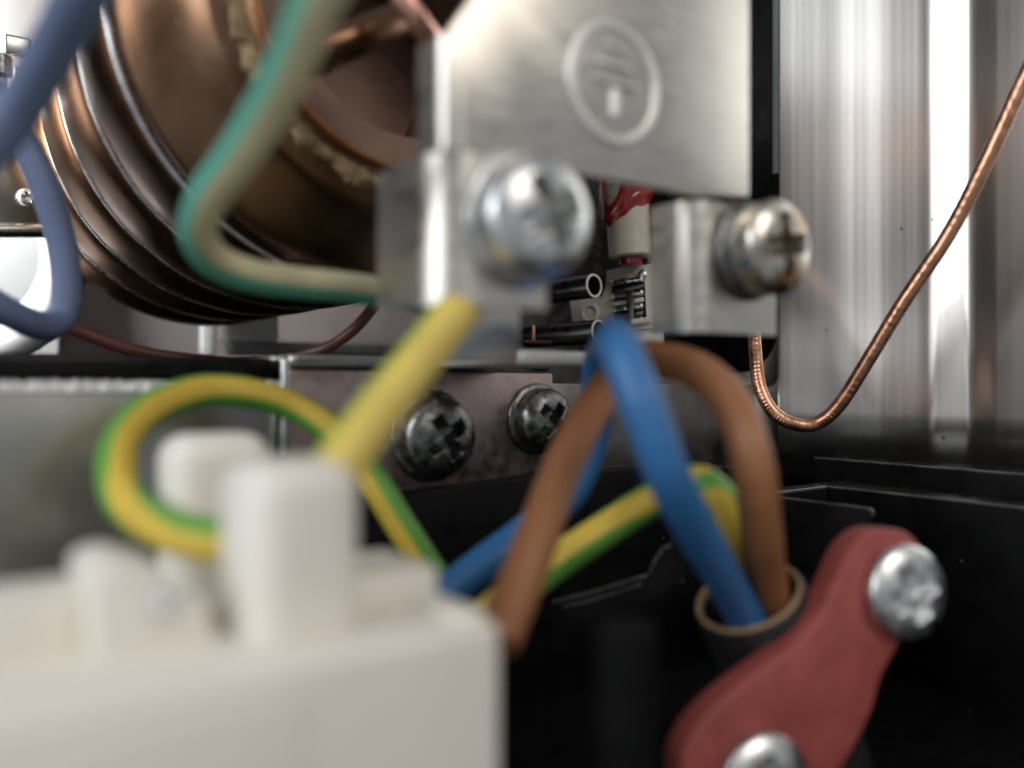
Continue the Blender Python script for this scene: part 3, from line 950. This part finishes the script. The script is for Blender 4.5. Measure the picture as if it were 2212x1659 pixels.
# ------------------------------------------------------------------ black plastic base tray
tray = thing('base_tray', M(10, 6, -2.6), 'glossy black plastic base tray with thin raised ribs, lower right', 'tray')


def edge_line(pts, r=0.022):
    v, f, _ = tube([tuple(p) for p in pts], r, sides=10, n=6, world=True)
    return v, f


Z1 = ona(1760, 988, 12.05).z
bk = ona(1758, 988, 12.05).dot(V)
link('kerb', *box(12.06, 13.9, -1.0, bk, -5, Z1, 0.03), MT['black'], tray, sharp=40)
link('kerb_highlight', *edge_line([M(12.075, -1.0, Z1 - 0.012), M(12.075, 3, Z1 - 0.012), M(12.075, bk, Z1 - 0.012)], 0.020), MT['black_edge'], tray)  # highlight along the kerb drawn as a paler strip, likewise well and rib
a2 = 11.0
p2 = ona(1790, 1051, a2)
Z2, b2 = p2.z, p2.dot(V)
a3 = ab(1668, b2)
link('well_wall', *box(a2, 12.04, -1.0, b2 + 0.4, -5, Z2, 0.035), MT['black'], tray, sharp=40)
link('well_wall', *box(a3 - 0.3, a2 - 0.002, b2, b2 + 0.4, -5, Z2 - 0.003, 0.035), MT['black'], tray, sharp=40)
p4 = ona(1888, 1109, a3 + 0.02)
link('rib', *box(a3 - 0.08, a3 + 0.06, p4.dot(V), b2 - 0.003, -5, Z2 - 0.03, 0.045, 4), MT['black'], tray, sharp=40)
link('well_highlight', *edge_line([M(a3 - 0.1, b2 + 0.012, Z2 - 0.006), M((a2 + a3) / 2, b2 + 0.012, Z2 - 0.006), M(a2 - 0.08, b2 + 0.012, Z2 - 0.006), M(a2 + 0.012, b2 - 0.1, Z2 - 0.006), M(a2 + 0.012, 3, Z2 - 0.006), M(a2 + 0.012, -1.0, Z2 - 0.006)], 0.018), MT['black_edge'], tray)
link('rib_highlight', *edge_line([M(a3 - 0.04, b2 - 0.02, Z2 - 0.045), M(a3 - 0.04, (p4.dot(V) + b2) / 2, Z2 - 0.045), M(a3 - 0.04, p4.dot(V) + 0.05, Z2 - 0.045), M(a3 - 0.03, p4.dot(V) - 0.01, Z2 - 0.13)], 0.022), MT['black_edge'], tray)
link('floor', *box(a3 - 8, 12.0, -1.0, b2 - 0.2, -5.2, -4.0, 0.03), MT['black'], tray, sharp=40)
# dark post and torn film in the lower middle
tag(link('black_post', *rod(P(1352, 1750, 5.6), P(1352, 1340, 5.6), 0.20, 40, 0.05), MT['soft_black'], loc=P(1352, 1750, 5.6), sharp=40),
    'round black post between the white block and the mains cable', 'post')
fl = thing('black_cover', P(1320, 1290, 9.4), 'thin black plastic cover with a torn edge behind the wires', 'cover')
ol = [(1190, 1302), (1290, 1276), (1406, 1240), (1418, 1212), (1424, 1196), (1442, 1180), (1520, 1120), (1540, 1330), (1200, 1420)]
link('sheet', *prism([P(x, y, 9.5) for x, y in ol], Vector((0, 0.10, 0)), 0.02), MT['black'], fl, sharp=40)
link('worn_edge', *edge_line([P(1195, 1301, 9.48), P(1290, 1276, 9.48), P(1400, 1242, 9.48)], 0.018), MT['black_edge'], fl)
link('worn_edge', *edge_line([P(1215, 1312, 9.47), P(1300, 1290, 9.47), P(1385, 1262, 9.47)], 0.014), MT['black_edge'], fl)
rng = random.Random(9)
torn = [(1404, 1240), (1410, 1226), (1416, 1214), (1420, 1203), (1428, 1193), (1434, 1186), (1446, 1180)]
link('torn_edge', *edge_line([P(x + rng.uniform(-3, 3), y + rng.uniform(-3, 3), 9.47) for x, y in torn], 0.016), MT['black_edge'], fl)
